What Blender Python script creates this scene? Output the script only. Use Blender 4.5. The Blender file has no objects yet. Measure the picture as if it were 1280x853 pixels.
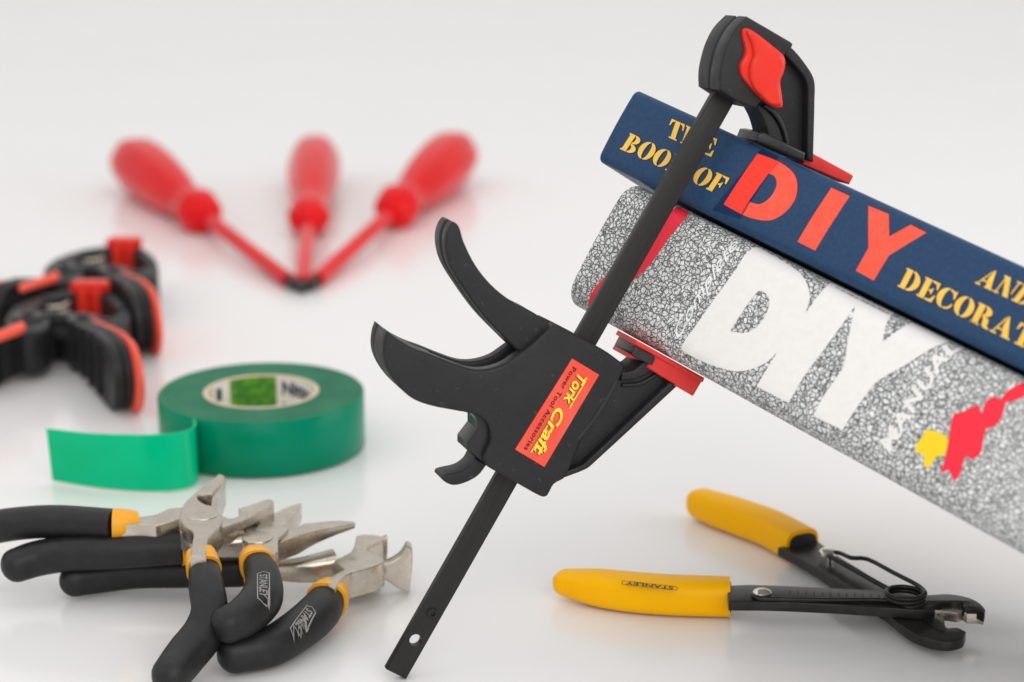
import bpy, bmesh, math, random
import numpy as np
from mathutils import Vector, Matrix
random.seed(3)
S = bpy.context.scene
COL = S.collection
R = math.radians

# ------------------------------------------------------------------ camera
PITCH = R(15.8); HEIGHT = .229; F = 2700.0
cam = bpy.data.cameras.new('camera'); camo = bpy.data.objects.new('camera', cam); COL.objects.link(camo)
camo.location = (0, 0, HEIGHT); camo.rotation_euler = (math.pi/2-PITCH, 0, 0)
cam.sensor_width = 36; cam.lens = F*36/1280; cam.clip_start = .01; cam.clip_end = 30
cam.dof.use_dof = True; cam.dof.focus_distance = .548; cam.dof.aperture_fstop = 11.5; cam.dof.aperture_blades = 0
S.camera = camo
# ------------------------------------------------------------------ world, lights, exposure
W = bpy.data.worlds.new('World'); S.world = W; W.use_nodes = True
wn = W.node_tree; bg = wn.nodes['Background']
bg.inputs[0].default_value = (1.0, .998, .998, 1); bg.inputs[1].default_value = .77
def area(name, loc, target, sx, sy, power, col=(1, 1, 1)):
    l = bpy.data.lights.new(name, 'AREA'); l.shape = 'RECTANGLE'; l.size = sx; l.size_y = sy; l.energy = power; l.color = col
    o = bpy.data.objects.new(name, l); COL.objects.link(o); o.location = loc
    o.rotation_euler = (Vector(target)-Vector(loc)).to_track_quat('-Z', 'Y').to_euler(); return o
area('softbox_left', (-1.6, .0, 1.5), (0, .6, 0), 1.2, 1.2, 4.5, (1, .985, .96))
area('softbox_overhead', (.0, 1.3, 2.2), (.0, .9, 0), 3.2, 2.6, 12, (1, .99, .975))
area('added_fill_front', (.35, -.6, .75), (.1, .35, .0), 1.4, 1.0, 9.0, (1, .985, .975))  # added fill from the camera side, brightens the near table
area('added_fill_right', (1.0, .55, .32), (.25, .45, .0), .8, .5, 3.0, (1, .97, .96))  # low fill added to lift the table under the books
S.view_settings.view_transform = 'Standard'; S.view_settings.look = 'None'
S.view_settings.exposure = 0; S.view_settings.gamma = 1

# ------------------------------------------------------------------ geometry of the view (where each traced thing stands)
mm = .001
XA = Vector((1, 0, 0)); UP = Vector((0, math.sin(PITCH), math.cos(PITCH))); BK = Vector((0, -math.cos(PITCH), math.sin(PITCH)))
CC = Vector((0, 0, HEIGHT))
def cw(v): return XA*v[0]+UP*v[1]+BK*v[2]
def ray(x, y): return cw(((x-640)/F, -(y-426.5)/F, -1))
def atdepth(x, y, d): return CC+ray(x, y)*d
def tz(x, y, h=0.0):
    r = ray(x, y); return CC+r*((h-HEIGHT)/r.z)
def onp(x, y, o, n):
    r = ray(x, y); return CC+r*((o-CC).dot(n)/r.dot(n))
def Z(x0, y0, s, pts):
    return [(x0+p[0]/s, y0+p[1]/s)+tuple(p[2:]) for p in pts]
def smooth(pts, closed=True, n=5):
    """Catmull-Rom through the points; a third value marks a corner."""
    P = [np.array(p[:len(p)] if False else p[:2], float) for p in pts]; C = [len(p) > 2 for p in pts]; N = len(P); out = []
    for i in range(N if closed else N-1):
        a, b = P[i], P[(i+1) % N]
        p = P[i-1] if (closed or i > 0) and not C[i] else None
        q = P[(i+2) % N] if (closed or i+2 < N) and not C[(i+1) % N] else None
        ca, cb = C[i], C[(i+1) % N]
        if ca and cb: out.append(a); continue
        L = np.linalg.norm(b-a)
        ta = (b-a) if p is None else (b-p)/max(np.linalg.norm(b-a)+np.linalg.norm(a-p), 1e-9)*L
        tb = (b-a) if q is None else (q-a)/max(np.linalg.norm(q-b)+np.linalg.norm(b-a), 1e-9)*L
        for k in range(n):
            t = k/n; t2 = t*t; t3 = t2*t
            out.append((2*t3-3*t2+1)*a+(t3-2*t2+t)*ta+(-2*t3+3*t2)*b+(t3-t2)*tb)
    if not closed: out.append(P[-1])
    return [(float(p[0]), float(p[1])) for p in out]
def smooth3(P, n=6):
    P = [np.array(p, float) for p in P]; out = []
    for i in range(len(P)-1):
        a, b = P[i], P[i+1]; p = P[i-1] if i > 0 else a*2-b; q = P[i+2] if i+2 < len(P) else b*2-a
        for k in range(n):
            t = k/n
            out.append(.5*((2*a)+(-p+b)*t+(2*p-5*a+4*b-q)*t*t+(-p+3*a-3*b+q)*t**3))
    out.append(P[-1]); return out

# ------------------------------------------------------------------ object helpers
ORG = {}
def root(name, loc, label, cat, group=None):
    o = bpy.data.objects.new(name, None); COL.objects.link(o); o.location = loc; o.empty_display_size = .01
    o['label'] = label; o['category'] = cat
    if group: o['group'] = group
    ORG[o.name] = Vector(loc); return o
def link(name, me, parent, mat, sharp=35, label=None):
    o = bpy.data.objects.new(name, me); COL.objects.link(o)
    if parent is not None:
        o.parent = parent; ORG[o.name] = ORG[parent.name]
    if mat is not None and not me.materials: me.materials.append(mat)
    if sharp is not None:
        me.polygons.foreach_set('use_smooth', [True]*len(me.polygons)); me.set_sharp_from_angle(angle=R(sharp))
    if label: o['label'] = label
    return o
def mesh(name, V, Fc, mat, parent, sharp=35, label=None):
    off = ORG[parent.name] if parent is not None else Vector((0, 0, 0))
    me = bpy.data.meshes.new(name); me.from_pydata([tuple(Vector(v)-off) for v in V], [], Fc); me.update()
    return link(name, me, parent, mat, sharp, label)
def curve2d(loops, half, bevel, res=2, inset=0):
    cu = bpy.data.curves.new('c', 'CURVE'); cu.dimensions = '2D'; cu.fill_mode = 'BOTH'
    K = 1000.0   # work in millimetres
    for lp in loops:
        s = cu.splines.new('POLY'); s.points.add(len(lp)-1); s.use_cyclic_u = True
        for i, p in enumerate(lp): s.points[i].co = (p[0]*K, p[1]*K, 0, 1)
    cu.extrude = max((half-bevel)*K, 0); cu.bevel_depth = bevel*K; cu.bevel_resolution = res; cu.offset = -(bevel+inset)*K
    o = bpy.data.objects.new('c', cu); COL.objects.link(o)
    me = bpy.data.meshes.new_from_object(o); bpy.data.objects.remove(o); bpy.data.curves.remove(cu)
    bm = bmesh.new(); bm.from_mesh(me); bmesh.ops.remove_doubles(bm, verts=bm.verts, dist=.002)
    bmesh.ops.scale(bm, vec=(1/K,)*3, verts=bm.verts)
    return bm, me
def slab(name, loops, o, ex, ey, ez, front, thick, bevel, mat, parent, sharp=35, label=None, res=2, groove=None):
    if groove:   # front shell, recessed core, rear shell in one part
        a, g, d = groove; parts = [(front, a, bevel, 0), (front-a+.05*mm, g+.1*mm, 0, d), (front-a-g, thick-a-g, bevel, 0)]
        whole = bmesh.new(); off = ORG[parent.name]
        for fr_, th_, bv_, ins in parts:
            bm, me = curve2d(loops, th_/2, bv_, res, ins)
            for v in bm.verts: v.co = o+ex*v.co.x+ey*v.co.y+ez*(v.co.z+fr_-th_/2)-off
            bmesh.ops.recalc_face_normals(bm, faces=bm.faces); bm.to_mesh(me); bm.free(); whole.from_mesh(me)
        whole.to_mesh(me); whole.free(); me.name = name; me.materials.clear()
        return link(name, me, parent, mat, sharp, label)
    """2D loops (metres, in ex/ey axes from o) made thick: its front face at `front` along ez."""
    bm, me = curve2d(loops, thick/2, bevel, res); off = ORG[parent.name] if parent is not None else Vector((0, 0, 0))
    for v in bm.verts:
        v.co = o+ex*v.co.x+ey*v.co.y+ez*(v.co.z+front-thick/2)-off
    bmesh.ops.recalc_face_normals(bm, faces=bm.faces)
    bm.to_mesh(me); bm.free(); me.name = name; me.materials.clear()
    return link(name, me, parent, mat, sharp, label)
class Frame:
    def __init__(s, o, ex, ey, ez): s.o, s.x, s.y, s.z = o, ex, ey, ez
    def px(s, p, h=0.0):
        q = onp(p[0], p[1], s.o+s.z*h, s.z)-s.o; return (q.dot(s.x), q.dot(s.y))
    def w(s, a, b, h=0.0): return s.o+s.x*a+s.y*b+s.z*h
    def cut(s, name, pts, front, thick, bevel, mat, parent, holes=(), n=5, taper=None, **k):
        lp = [[s.px(p, front) for p in smooth(pts, n=n)]]
        for hh in holes: lp.append(hh)
        o = slab(name, lp, s.o, s.x, s.y, s.z, front, thick, bevel, mat, parent, **k)
        if taper:   # thickness shrinks towards one end
            A_ = Vector(s.px(taper[0], front)); B_ = Vector(s.px(taper[1], front)); D_ = B_-A_; off = ORG[parent.name]
            for v in o.data.vertices:
                P = v.co+off-s.o; f = max(0, min(1, (Vector((P.dot(s.x), P.dot(s.y)))-A_).dot(D_)/D_.length_squared))
                h = front-P.dot(s.z); v.co += s.z*(h*(1-taper[2])*f-thick*(1-taper[2])*f*.25)
        return o
TAB = Frame(Vector((0, 0, 0)), Vector((1, 0, 0)), Vector((0, 1, 0)), Vector((0, 0, 1)))
def tube(name, path, ra, rb, mat, parent, seg=24, up=Vector((0, 0, 1)), power=2.0, caps=(True, True), label=None, n=6, capf=1.0, sharp=50):
    """path: world points; ra/rb radii sideways/up (lists or numbers); superellipse section."""
    m = len(path)
    ra = [ra]*m if not hasattr(ra, '__len__') else ra; rb = [rb]*m if not hasattr(rb, '__len__') else rb
    Q = smooth3([tuple(p)+(a, b) for p, a, b in zip(path, ra, rb)], n)
    P = [Vector(q[:3]) for q in Q]; A = [q[3] for q in Q]; B = [q[4] for q in Q]
    rings = []
    def sec(p, t, a, b):
        s = t.cross(up); s.normalize(); u2 = s.cross(t); u2.normalize(); r = []
        for k in range(seg):
            th = 2*math.pi*k/seg; c, d = math.cos(th), math.sin(th)
            r.append(p+s*(a*math.copysign(abs(c)**(2/power), c))+u2*(b*math.copysign(abs(d)**(2/power), d)))
        return r
    T = [(P[min(i+1, len(P)-1)]-P[max(i-1, 0)]).normalized() for i in range(len(P))]
    if caps[0]:
        for k in range(5):
            f = math.radians(8+k*82/5); rings.append(sec(P[0]-T[0]*(A[0]*capf*math.cos(f)), T[0], A[0]*math.sin(f), B[0]*math.sin(f)))
    for p, t, a, b in zip(P, T, A, B): rings.append(sec(p, t, a, b))
    if caps[1]:
        for k in range(5):
            f = math.radians(90-(k+1)*82/5); rings.append(sec(P[-1]+T[-1]*(A[-1]*capf*math.cos(f)), T[-1], A[-1]*math.sin(f), B[-1]*math.sin(f)))
    V = [v for r in rings for v in r]; Fc = []
    for i in range(len(rings)-1):
        for k in range(seg):
            a = i*seg+k; b = i*seg+(k+1) % seg; Fc.append((a, b, b+seg, a+seg))
    Fc.append(tuple(range(seg))[::-1]); Fc.append(tuple(range((len(rings)-1)*seg, len(rings)*seg)))
    o = mesh(name, V, Fc, mat, parent, sharp, label)
    bm = bmesh.new(); bm.from_mesh(o.data); bmesh.ops.recalc_face_normals(bm, faces=bm.faces); bm.to_mesh(o.data); bm.free(); return o
def lathe(name, prof, frame, mat, parent, seg=40, lobes=0, amp=0, sharp=40, label=None):
    """prof: (distance along frame.x, radius)"""
    V = []; Fc = []
    for (d, r) in prof:
        for k in range(seg):
            th = 2*math.pi*k/seg; rr = r*(1+(amp*math.cos(lobes*th) if lobes and r > .009 else 0))
            V.append(frame.o+frame.x*d+frame.y*(rr*math.cos(th))+frame.z*(rr*math.sin(th)))
    for i in range(len(prof)-1):
        for k in range(seg):
            a = i*seg+k; b = i*seg+(k+1) % seg; Fc.append((a, b, b+seg, a+seg))
    Fc.append(tuple(range(seg))[::-1]); Fc.append(tuple(range((len(prof)-1)*seg, len(prof)*seg)))
    return mesh(name, V, Fc, mat, parent, sharp, label)
def text2d(s, bold=0.0, shear=0.0, space=1.0):
    cu = bpy.data.curves.new('t', 'FONT'); cu.body = s; cu.size = 1; cu.offset = bold; cu.shear = shear; cu.space_character = space
    cu.resolution_u = 4
    o = bpy.data.objects.new('t', cu); COL.objects.link(o); me = bpy.data.meshes.new_from_object(o)
    V = [(v.co.x, v.co.y) for v in me.vertices]; Fc = [tuple(p.vertices) for p in me.polygons]
    bpy.data.objects.remove(o); bpy.data.curves.remove(cu); bpy.data.meshes.remove(me)
    return V, Fc
def fill2d(loops):
    bm, me = curve2d(loops, 0, 0)
    V = [(v.co.x, v.co.y) for v in bm.verts]; Fc = [tuple(v.index for v in f.verts) for f in bm.faces]
    bm.verts.index_update(); Fc = [tuple(v.index for v in f.verts) for f in bm.faces]
    bm.free(); bpy.data.meshes.remove(me); return V, Fc
def norm2d(V):
    xs = [v[0] for v in V]; x0, x1 = min(xs), max(xs); h = .6875   # cap height of the built-in face
    return [((x-x0)/(x1-x0), y/h) for x, y in V]

# ------------------------------------------------------------------ materials
def mat(name, base, rough=.5, metal=0, spec=.28, noise=None, bump=None, rnoise=None, coat=0, stretch=None, sss=0, sheen=0):
    m = bpy.data.materials.new(name); m.use_nodes = True; nt = m.node_tree; N = nt.nodes; L = nt.links; b = N['Principled BSDF']
    b.inputs['Base Color'].default_value = (*base, 1); b.inputs['Roughness'].default_value = rough; b.inputs['Metallic'].default_value = metal
    b.inputs['Specular IOR Level'].default_value = spec
    if coat: b.inputs['Coat Weight'].default_value = coat; b.inputs['Coat Roughness'].default_value = .12
    if sss: b.inputs['Subsurface Weight'].default_value = sss; b.inputs['Subsurface Scale'].default_value = .002; b.inputs['Subsurface Radius'].default_value = (1, .5, .3)
    tc = N.new('ShaderNodeTexCoord'); src = tc.outputs['Object']
    if stretch:
        mp = N.new('ShaderNodeMapping'); mp.inputs['Scale'].default_value = stretch; L.new(src, mp.inputs[0]); src = mp.outputs[0]
    def nz(scale, det=4):
        t = N.new('ShaderNodeTexNoise'); t.inputs['Scale'].default_value = scale; t.inputs['Detail'].default_value = det; L.new(src, t.inputs['Vector']); return t.outputs['Fac']
    if noise:   # (scale, other colour, lo, hi)
        r = N.new('ShaderNodeValToRGB'); r.color_ramp.elements[0].position = noise[2]; r.color_ramp.elements[1].position = noise[3]
        r.color_ramp.elements[0].color = (*base, 1); r.color_ramp.elements[1].color = (*noise[1], 1)
        L.new(nz(noise[0]), r.inputs[0]); L.new(r.outputs[0], b.inputs['Base Color'])
    if rnoise:  # (scale, lo, hi)
        mr = N.new('ShaderNodeMapRange'); mr.inputs[3].default_value = rnoise[1]; mr.inputs[4].default_value = rnoise[2]; mr.inputs[1].default_value = .3; mr.inputs[2].default_value = .7
        L.new(nz(rnoise[0]), mr.inputs[0]); L.new(mr.outputs[0], b.inputs['Roughness'])
    if bump:    # (scale, strength, distance)
        bp = N.new('ShaderNodeBump'); bp.inputs['Strength'].default_value = bump[1]; bp.inputs['Distance'].default_value = bump[2]
        L.new(nz(bump[0], 3), bp.inputs['Height']); L.new(bp.outputs[0], b.inputs['Normal'])
    return m
M = {}
M['table'] = mat('glossy_white_table', (.80, .79, .782), .16, spec=.5, noise=(9, (.81, .80, .792), .35, .65), rnoise=(14, .13, .2), bump=(25, .06, .001))
M['blackplastic'] = mat('black_moulded_plastic', (.016, .016, .017), .5, spec=.3, bump=(2200, .6, .00014), rnoise=(160, .36, .58), noise=(700, (.07, .07, .07), .66, .82))
M['blackgloss'] = mat('black_smooth_plastic', (.022, .022, .023), .3, bump=(1200, .12, .0001), noise=(80, (.03, .03, .03), .4, .7))
M['barsteel'] = mat('blackened_steel_bar', (.024, .023, .0215), .4, metal=.35, noise=(1500, (.031, .030, .029), .5, .8), bump=(2200, .22, .0001), rnoise=(900, .34, .48))
M['redpad'] = mat('dark_red_rubber', (.62, .03, .026), .4, noise=(120, (.70, .042, .034), .4, .7), bump=(700, .2, .0001))
M['redlever'] = mat('bright_red_plastic', (.72, .026, .014), .24, noise=(90, (.76, .038, .022), .4, .7), bump=(400, .1, .0001))
M['sticker'] = mat('coral_red_sticker', (.85, .075, .045), .4, noise=(150, (.9, .11, .07), .4, .7))
M['yellowprint'] = mat('yellow_print', (.92, .68, .05), .4)
M['blackprint'] = mat('black_print', (.02, .012, .012), .45)
M['gold'] = mat('gold_print', (.86, .50, .07), .45, noise=(600, (.9, .57, .1), .4, .7))
M['orange'] = mat('orange_red_print', (.90, .085, .045), .42, noise=(500, (.92, .11, .06), .4, .7))
M['orangeedge'] = mat('dark_letter_outline', (.10, .012, .02), .5)
M['whiteprint'] = mat('white_print', (.79, .77, .745), .5, noise=(500, (.76, .742, .72), .4, .7), bump=(900, .35, .0002))
M['crimson'] = mat('crimson_print', (.86, .02, .045), .45)
M['sunprint'] = mat('yellow_sun_print', (.86, .60, .01), .45)
M['paper'] = mat('page_paper', (.72, .69, .62), .8, noise=(900, (.6, .57, .5), .4, .6), stretch=(1, 1, 8))
M['gripfoam'] = mat('black_foam_grip', (.011, .011, .0115), .5, spec=.35, bump=(3000, .35, .00008), noise=(350, (.017, .0165, .016), .45, .75), rnoise=(60, .42, .52))
M['amber'] = mat('amber_plastic_collar', (.85, .37, .015), .3, noise=(150, (.88, .42, .03), .4, .7), sss=.1)
M['nickel'] = mat('satin_nickel_steel', (.52, .465, .39), .33, metal=1, noise=(240, (.60, .55, .48), .35, .7), bump=(900, .35, .0001), rnoise=(400, .24, .34))
M['nickelprint'] = mat('worn_grey_print', (.30, .29, .27), .6)
M['yellowgrip'] = mat('yellow_dipped_vinyl', (.97, .46, .0), .33, spec=.12, noise=(60, (.95, .48, .0), .35, .65), bump=(150, .12, .0004), sss=.15)
M['phosphate'] = mat('black_oxide_steel', (.022, .021, .02), .3, metal=.4, noise=(250, (.035, .033, .032), .4, .7), bump=(900, .25, .0001))
M['chrome'] = mat('polished_steel', (.72, .70, .67), .18, metal=1, bump=(500, .1, .0001))
M['tapegreen'] = mat('green_vinyl_tape', (.0, .205, .098), .25, spec=.12, noise=(40, (.0, .235, .13), .35, .65), bump=(90, .08, .0006))
M['cardboard'] = mat('cardboard_core', (.68, .55, .40), .8, noise=(400, (.6, .47, .33), .4, .7))
M['labelgreen'] = mat('green_core_label', (.12, .33, .010), .5, noise=(500, (.06, .21, .006), .45, .55))
M['labelwhite'] = mat('white_core_label', (.74, .72, .66), .5)
M['navyprint'] = mat('navy_print', (.015, .03, .07), .5)
M['screwred'] = mat('red_insulated_plastic', (.64, .002, .004), .18, spec=.18, noise=(30, (.72, .004, .008), .35, .65))
M['screwdark'] = mat('deep_red_band', (.55, .008, .012), .35)
M['coralrubber'] = mat('coral_rubber_inlay', (.86, .10, .06), .5, noise=(100, (.9, .14, .09), .4, .7))
def streaky(m):
    nt = m.node_tree; N = nt.nodes; L = nt.links
    tc = [x for x in N if x.type == 'TEX_COORD'][0]; cb = N.new('ShaderNodeCombineXYZ')
    for i, (ax, k) in enumerate(((t, 1), (b, .05), (n, 1))):
        d = N.new('ShaderNodeVectorMath'); d.operation = 'DOT_PRODUCT'; d.inputs[1].default_value = tuple(ax*k); L.new(tc.outputs['Object'], d.inputs[0]); L.new(d.outputs['Value'], cb.inputs[i])
    for x in N:
        if x.type == 'TEX_NOISE': L.new(cb.outputs[0], x.inputs['Vector'])
def side_rings():
    m = M['tapegreen'].copy(); m.name = 'green_tape_edge_layers'; nt = m.node_tree; N = nt.nodes; L = nt.links; b = N['Principled BSDF']
    b.inputs['Roughness'].default_value = .55; b.inputs['Specular IOR Level'].default_value = .12
    tc = N.new('ShaderNodeTexCoord'); sp = N.new('ShaderNodeVectorMath'); sp.operation = 'MULTIPLY'; sp.inputs[1].default_value = (1, 1, 0); L.new(tc.outputs['Object'], sp.inputs[0])
    ln = N.new('ShaderNodeVectorMath'); ln.operation = 'LENGTH'; L.new(sp.outputs[0], ln.inputs[0])
    ns = N.new('ShaderNodeTexNoise'); ns.noise_dimensions = '1D'; ns.inputs['Scale'].default_value = 1800; L.new(ln.outputs['Value'], ns.inputs['W'])
    n2 = N.new('ShaderNodeTexNoise'); n2.inputs['Scale'].default_value = 70; L.new(tc.outputs['Object'], n2.inputs['Vector'])
    r = N.new('ShaderNodeValToRGB'); r.color_ramp.elements[0].color = (.008, .125, .065, 1); r.color_ramp.elements[1].color = (.035, .19, .105, 1)
    r.color_ramp.elements[0].position = .35; r.color_ramp.elements[1].position = .65
    mx = N.new('ShaderNodeMath'); mx.operation = 'ADD'; mx.use_clamp = True; h = N.new('ShaderNodeMath'); h.operation = 'MULTIPLY'; h.inputs[1].default_value = .5
    L.new(ns.outputs['Fac'], h.inputs[0]); h2 = N.new('ShaderNodeMath'); h2.operation = 'MULTIPLY'; h2.inputs[1].default_value = .5; L.new(n2.outputs['Fac'], h2.inputs[0])
    L.new(h.outputs[0], mx.inputs[0]); L.new(h2.outputs[0], mx.inputs[1]); L.new(mx.outputs[0], r.inputs[0]); L.new(r.outputs[0], b.inputs['Base Color'])
    bp = N.new('ShaderNodeBump'); bp.inputs['Strength'].default_value = .5; bp.inputs['Distance'].default_value = .0001; L.new(ns.outputs['Fac'], bp.inputs['Height']); L.new(bp.outputs[0], b.inputs['Normal'])
    return m
M['tapeside'] = side_rings()
def navy_cloth():
    m = mat('navy_book_cloth', (.017, .050, .113), .45, noise=(1100, (.023, .060, .130), .38, .66), bump=(1600, .3, .0001), spec=.16)
    return m
M['navy'] = navy_cloth()
def crackle():
    m = bpy.data.materials.new('grey_crackled_leather_paper'); m.use_nodes = True; nt = m.node_tree; N = nt.nodes; L = nt.links; b = N['Principled BSDF']
    b.inputs['Roughness'].default_value = .5; b.inputs['Specular IOR Level'].default_value = .25
    tc = N.new('ShaderNodeTexCoord')
    nd = N.new('ShaderNodeTexNoise'); nd.inputs['Scale'].default_value = 420; nd.inputs['Detail'].default_value = 3; L.new(tc.outputs['Object'], nd.inputs['Vector'])
    sc = N.new('ShaderNodeVectorMath'); sc.operation = 'SCALE'; sc.inputs['Scale'].default_value = .0026; L.new(nd.outputs['Color'], sc.inputs[0])
    ad = N.new('ShaderNodeVectorMath'); ad.operation = 'ADD'; L.new(tc.outputs['Object'], ad.inputs[0]); L.new(sc.outputs[0], ad.inputs[1])
    def vor(scale):
        v = N.new('ShaderNodeTexVoronoi'); v.feature = 'DISTANCE_TO_EDGE'; v.inputs['Scale'].default_value = scale; L.new(ad.outputs[0], v.inputs['Vector']); return v.outputs['Distance']
    v1 = vor(860); v2 = vor(1900)
    r1 = N.new('ShaderNodeValToRGB'); e = r1.color_ramp.elements; e[0].position = .0; e[0].color = (0, 0, 0, 1); e[1].position = .13; e[1].color = (1, 1, 1, 1); L.new(v1, r1.inputs[0])
    r2 = N.new('ShaderNodeValToRGB'); e = r2.color_ramp.elements; e[0].position = .0; e[0].color = (.25, .25, .25, 1); e[1].position = .10; e[1].color = (1, 1, 1, 1); L.new(v2, r2.inputs[0])
    mu = N.new('ShaderNodeMix'); mu.data_type = 'RGBA'; mu.blend_type = 'MULTIPLY'; mu.inputs[0].default_value = .35; L.new(r1.outputs[0], mu.inputs[6]); L.new(r2.outputs[0], mu.inputs[7])
    n3 = N.new('ShaderNodeTexNoise'); n3.inputs['Scale'].default_value = 520; n3.inputs['Detail'].default_value = 4; L.new(tc.outputs['Object'], n3.inputs['Vector'])
    r3 = N.new('ShaderNodeValToRGB'); e = r3.color_ramp.elements; e[0].position = .36; e[0].color = (.70, .725, .705, 1); e[1].position = .64; e[1].color = (.95, .96, .945, 1); L.new(n3.outputs['Fac'], r3.inputs[0])
    fin = N.new('ShaderNodeMix'); fin.data_type = 'RGBA'; L.new(mu.outputs[2], fin.inputs[0]); lc = N.new('ShaderNodeValToRGB'); lc.color_ramp.elements[0].position = .02; lc.color_ramp.elements[0].color = (.06, .064, .062, 1); lc.color_ramp.elements[1].position = .065; lc.color_ramp.elements[1].color = (.56, .575, .56, 1)
    sx = N.new('ShaderNodeSeparateXYZ'); L.new(tc.outputs['Object'], sx.inputs[0]); L.new(sx.outputs[0], lc.inputs[0]); L.new(lc.outputs[0], fin.inputs[6]); L.new(r3.outputs[0], fin.inputs[7])
    L.new(fin.outputs[2], b.inputs['Base Color'])
    bp = N.new('ShaderNodeBump'); bp.inputs['Strength'].default_value = .9; bp.inputs['Distance'].default_value = .0005; L.new(mu.outputs[2], bp.inputs['Height']); L.new(bp.outputs[0], b.inputs['Normal'])
    return m
M['crackle'] = crackle()
def film():
    m = bpy.data.materials.new('clear_sticky_tape_film'); m.use_nodes = True; nt = m.node_tree; N = nt.nodes; L = nt.links
    N.remove(N['Principled BSDF']); t = N.new('ShaderNodeBsdfTransparent'); t.inputs[0].default_value = (.62, .72, .86, 1)
    g = N.new('ShaderNodeBsdfGlossy'); g.inputs['Roughness'].default_value = .12; fr = N.new('ShaderNodeFresnel'); fr.inputs[0].default_value = 1.12
    mx = N.new('ShaderNodeMixShader'); L.new(fr.outputs[0], mx.inputs[0]); L.new(t.outputs[0], mx.inputs[1]); L.new(g.outputs[0], mx.inputs[2]); L.new(mx.outputs[0], N['Material Output'].inputs[0]); return m
M['film'] = film()
M['orangeclean'] = mat('clean_red_print_under_tape', (.92, .030, .010), .3)

# ================================================================== the table: one white sheet sweeping up far behind
def build_table():
    prof = [(-1.2, 0)]+[(-1.2+k*.4, 0) for k in range(1, 9)]
    prof = [(-1.5, 0), (0, 0), (1, 0), (2.1, 0)]+[(2.1+.6*math.sin(a), .6-.6*math.cos(a)) for a in [R(d) for d in range(6, 91, 6)]]+[(2.7, 1.6)]
    V = []; Fc = []
    for y, z in prof: V += [(-2.4, y, z), (2.4, y, z)]
    for i in range(len(prof)-1): Fc.append((2*i, 2*i+1, 2*i+3, 2*i+2))
    me = bpy.data.meshes.new('table'); me.from_pydata(V, [], Fc); me.update(); o = link('table', me, None, M['table'], 60); o['kind'] = 'structure'
build_table()

# ================================================================== the bar clamp
P0 = tz(494, 841, .0016); d0 = -(P0-CC).dot(BK)
lo = d0-.02
while True:
    lo += .0002; T0 = atdepth(905, 118, lo); b = (T0-P0).normalized()
    if b.dot(BK) < .02: break
n0 = (BK-b*b.dot(BK)).normalized(); t0 = b.cross(n0)
PHI = R(18)
t = t0*math.cos(PHI)-n0*math.sin(PHI); n = n0*math.cos(PHI)+t0*math.sin(PHI)
CL = Frame(P0, t, b, n)
mm = .001
clamp = root('bar_clamp', P0, 'black one handed bar clamp with red pads standing upright and gripping the tilted books', 'clamp')
LEN = (T0-P0).length
streaky(M['barsteel'])
hw = 2.9*mm
def circ(p, r, k=20): return [(p[0]+r*math.cos(2*math.pi*i/k), p[1]+r*math.sin(2*math.pi*i/k)) for i in range(k)]
h1 = CL.px((540, 767), 1.5*mm); h2 = CL.px((518, 800), 1.5*mm)
slab('bar', [[(-hw, 0), (hw, 0), (hw, LEN+5*mm), (-hw, LEN+5*mm)], circ((0, h2[1]), 1.55*mm)], P0, t, b, n, 1.5*mm, 3*mm, .25*mm, M['barsteel'], clamp)
# the upper hole holds a rolled stop pin
pin = lathe('stop_pin', [(-2.0*mm, 1.25*mm), (1.9*mm, 1.25*mm), (2.1*mm, 1.05*mm), (2.1*mm, .7*mm), (.8*mm, .6*mm)], Frame(CL.w(.2*mm, h1[1]), n, t, b), M['barsteel'], clamp, seg=20)
body_px = [(484, 414, 1), (498, 425), (518, 436), (540, 444), (565, 454), (590, 462), (610, 462), (630, 456), (645, 446), (665, 431), (681, 416), (694, 406, 1), (720, 419), (748, 434), (760, 441), (779, 455, 1), (781, 461), (765, 492), (746, 520), (726, 553), (707, 597), (693, 606), (685, 620), (680, 622), (674, 620), (647, 605), (622, 591), (608, 582), (606, 570), (614, 551), (611, 532), (600, 521), (587, 517), (565, 513), (540, 508), (518, 500), (499, 484), (485, 464), (479, 446), (480, 427)]
body = CL.cut('body', body_px, 8*mm, 16*mm, .8*mm, M['blackplastic'], clamp, n=4, res=3, groove=(5.0*mm, 6.5*mm, 2.0*mm))
CL.cut('handle_tip', [(484, 414, 1), (498, 425), (518, 436), (545, 447, 1), (552, 478), (545, 509, 1), (518, 500), (499, 484), (485, 464), (479, 446), (480, 427)], 7.2*mm, 14.4*mm, .5*mm, M['blackplastic'], body)
# lower jaw: web, outer flange, inner curved flange
web = [(772, 470, 1), (790, 470), (808, 452, 1), (845, 478, 1), (836, 490), (745, 575), (700, 597, 1), (722, 550)]
jaw = CL.cut('lower_jaw', web, 4*mm, 8*mm, .4*mm, M['blackplastic'], clamp)
CL.cut('flange', [(846, 484, 1), (742, 580), (733, 587), (705, 598, 1), (702, 591, 1), (727, 582), (737, 574), (838, 478, 1)], 7*mm, 14*mm, .5*mm, M['blackplastic'], jaw)
CL.cut('flange', [(777, 466, 1), (792, 463), (804, 453), (808, 447, 1), (822, 455, 1), (812, 466), (795, 474), (776, 476, 1)], 6*mm, 12*mm, .5*mm, M['blackplastic'], jaw)
CL.cut('rib', [(778, 480, 1), (800, 478), (822, 466, 1), (824, 469, 1), (803, 482), (778, 484, 1)], 5*mm, 3*mm, .3*mm, M['blackplastic'], jaw)
pad = CL.cut('lower_pad', [(797, 427, 1), (880, 474, 1), (867, 496, 1), (809, 460, 1), (812, 452, 1), (796, 450, 1), (786, 448, 1)], 7*mm, 14*mm, .7*mm, M['redpad'], clamp, n=3)
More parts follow.
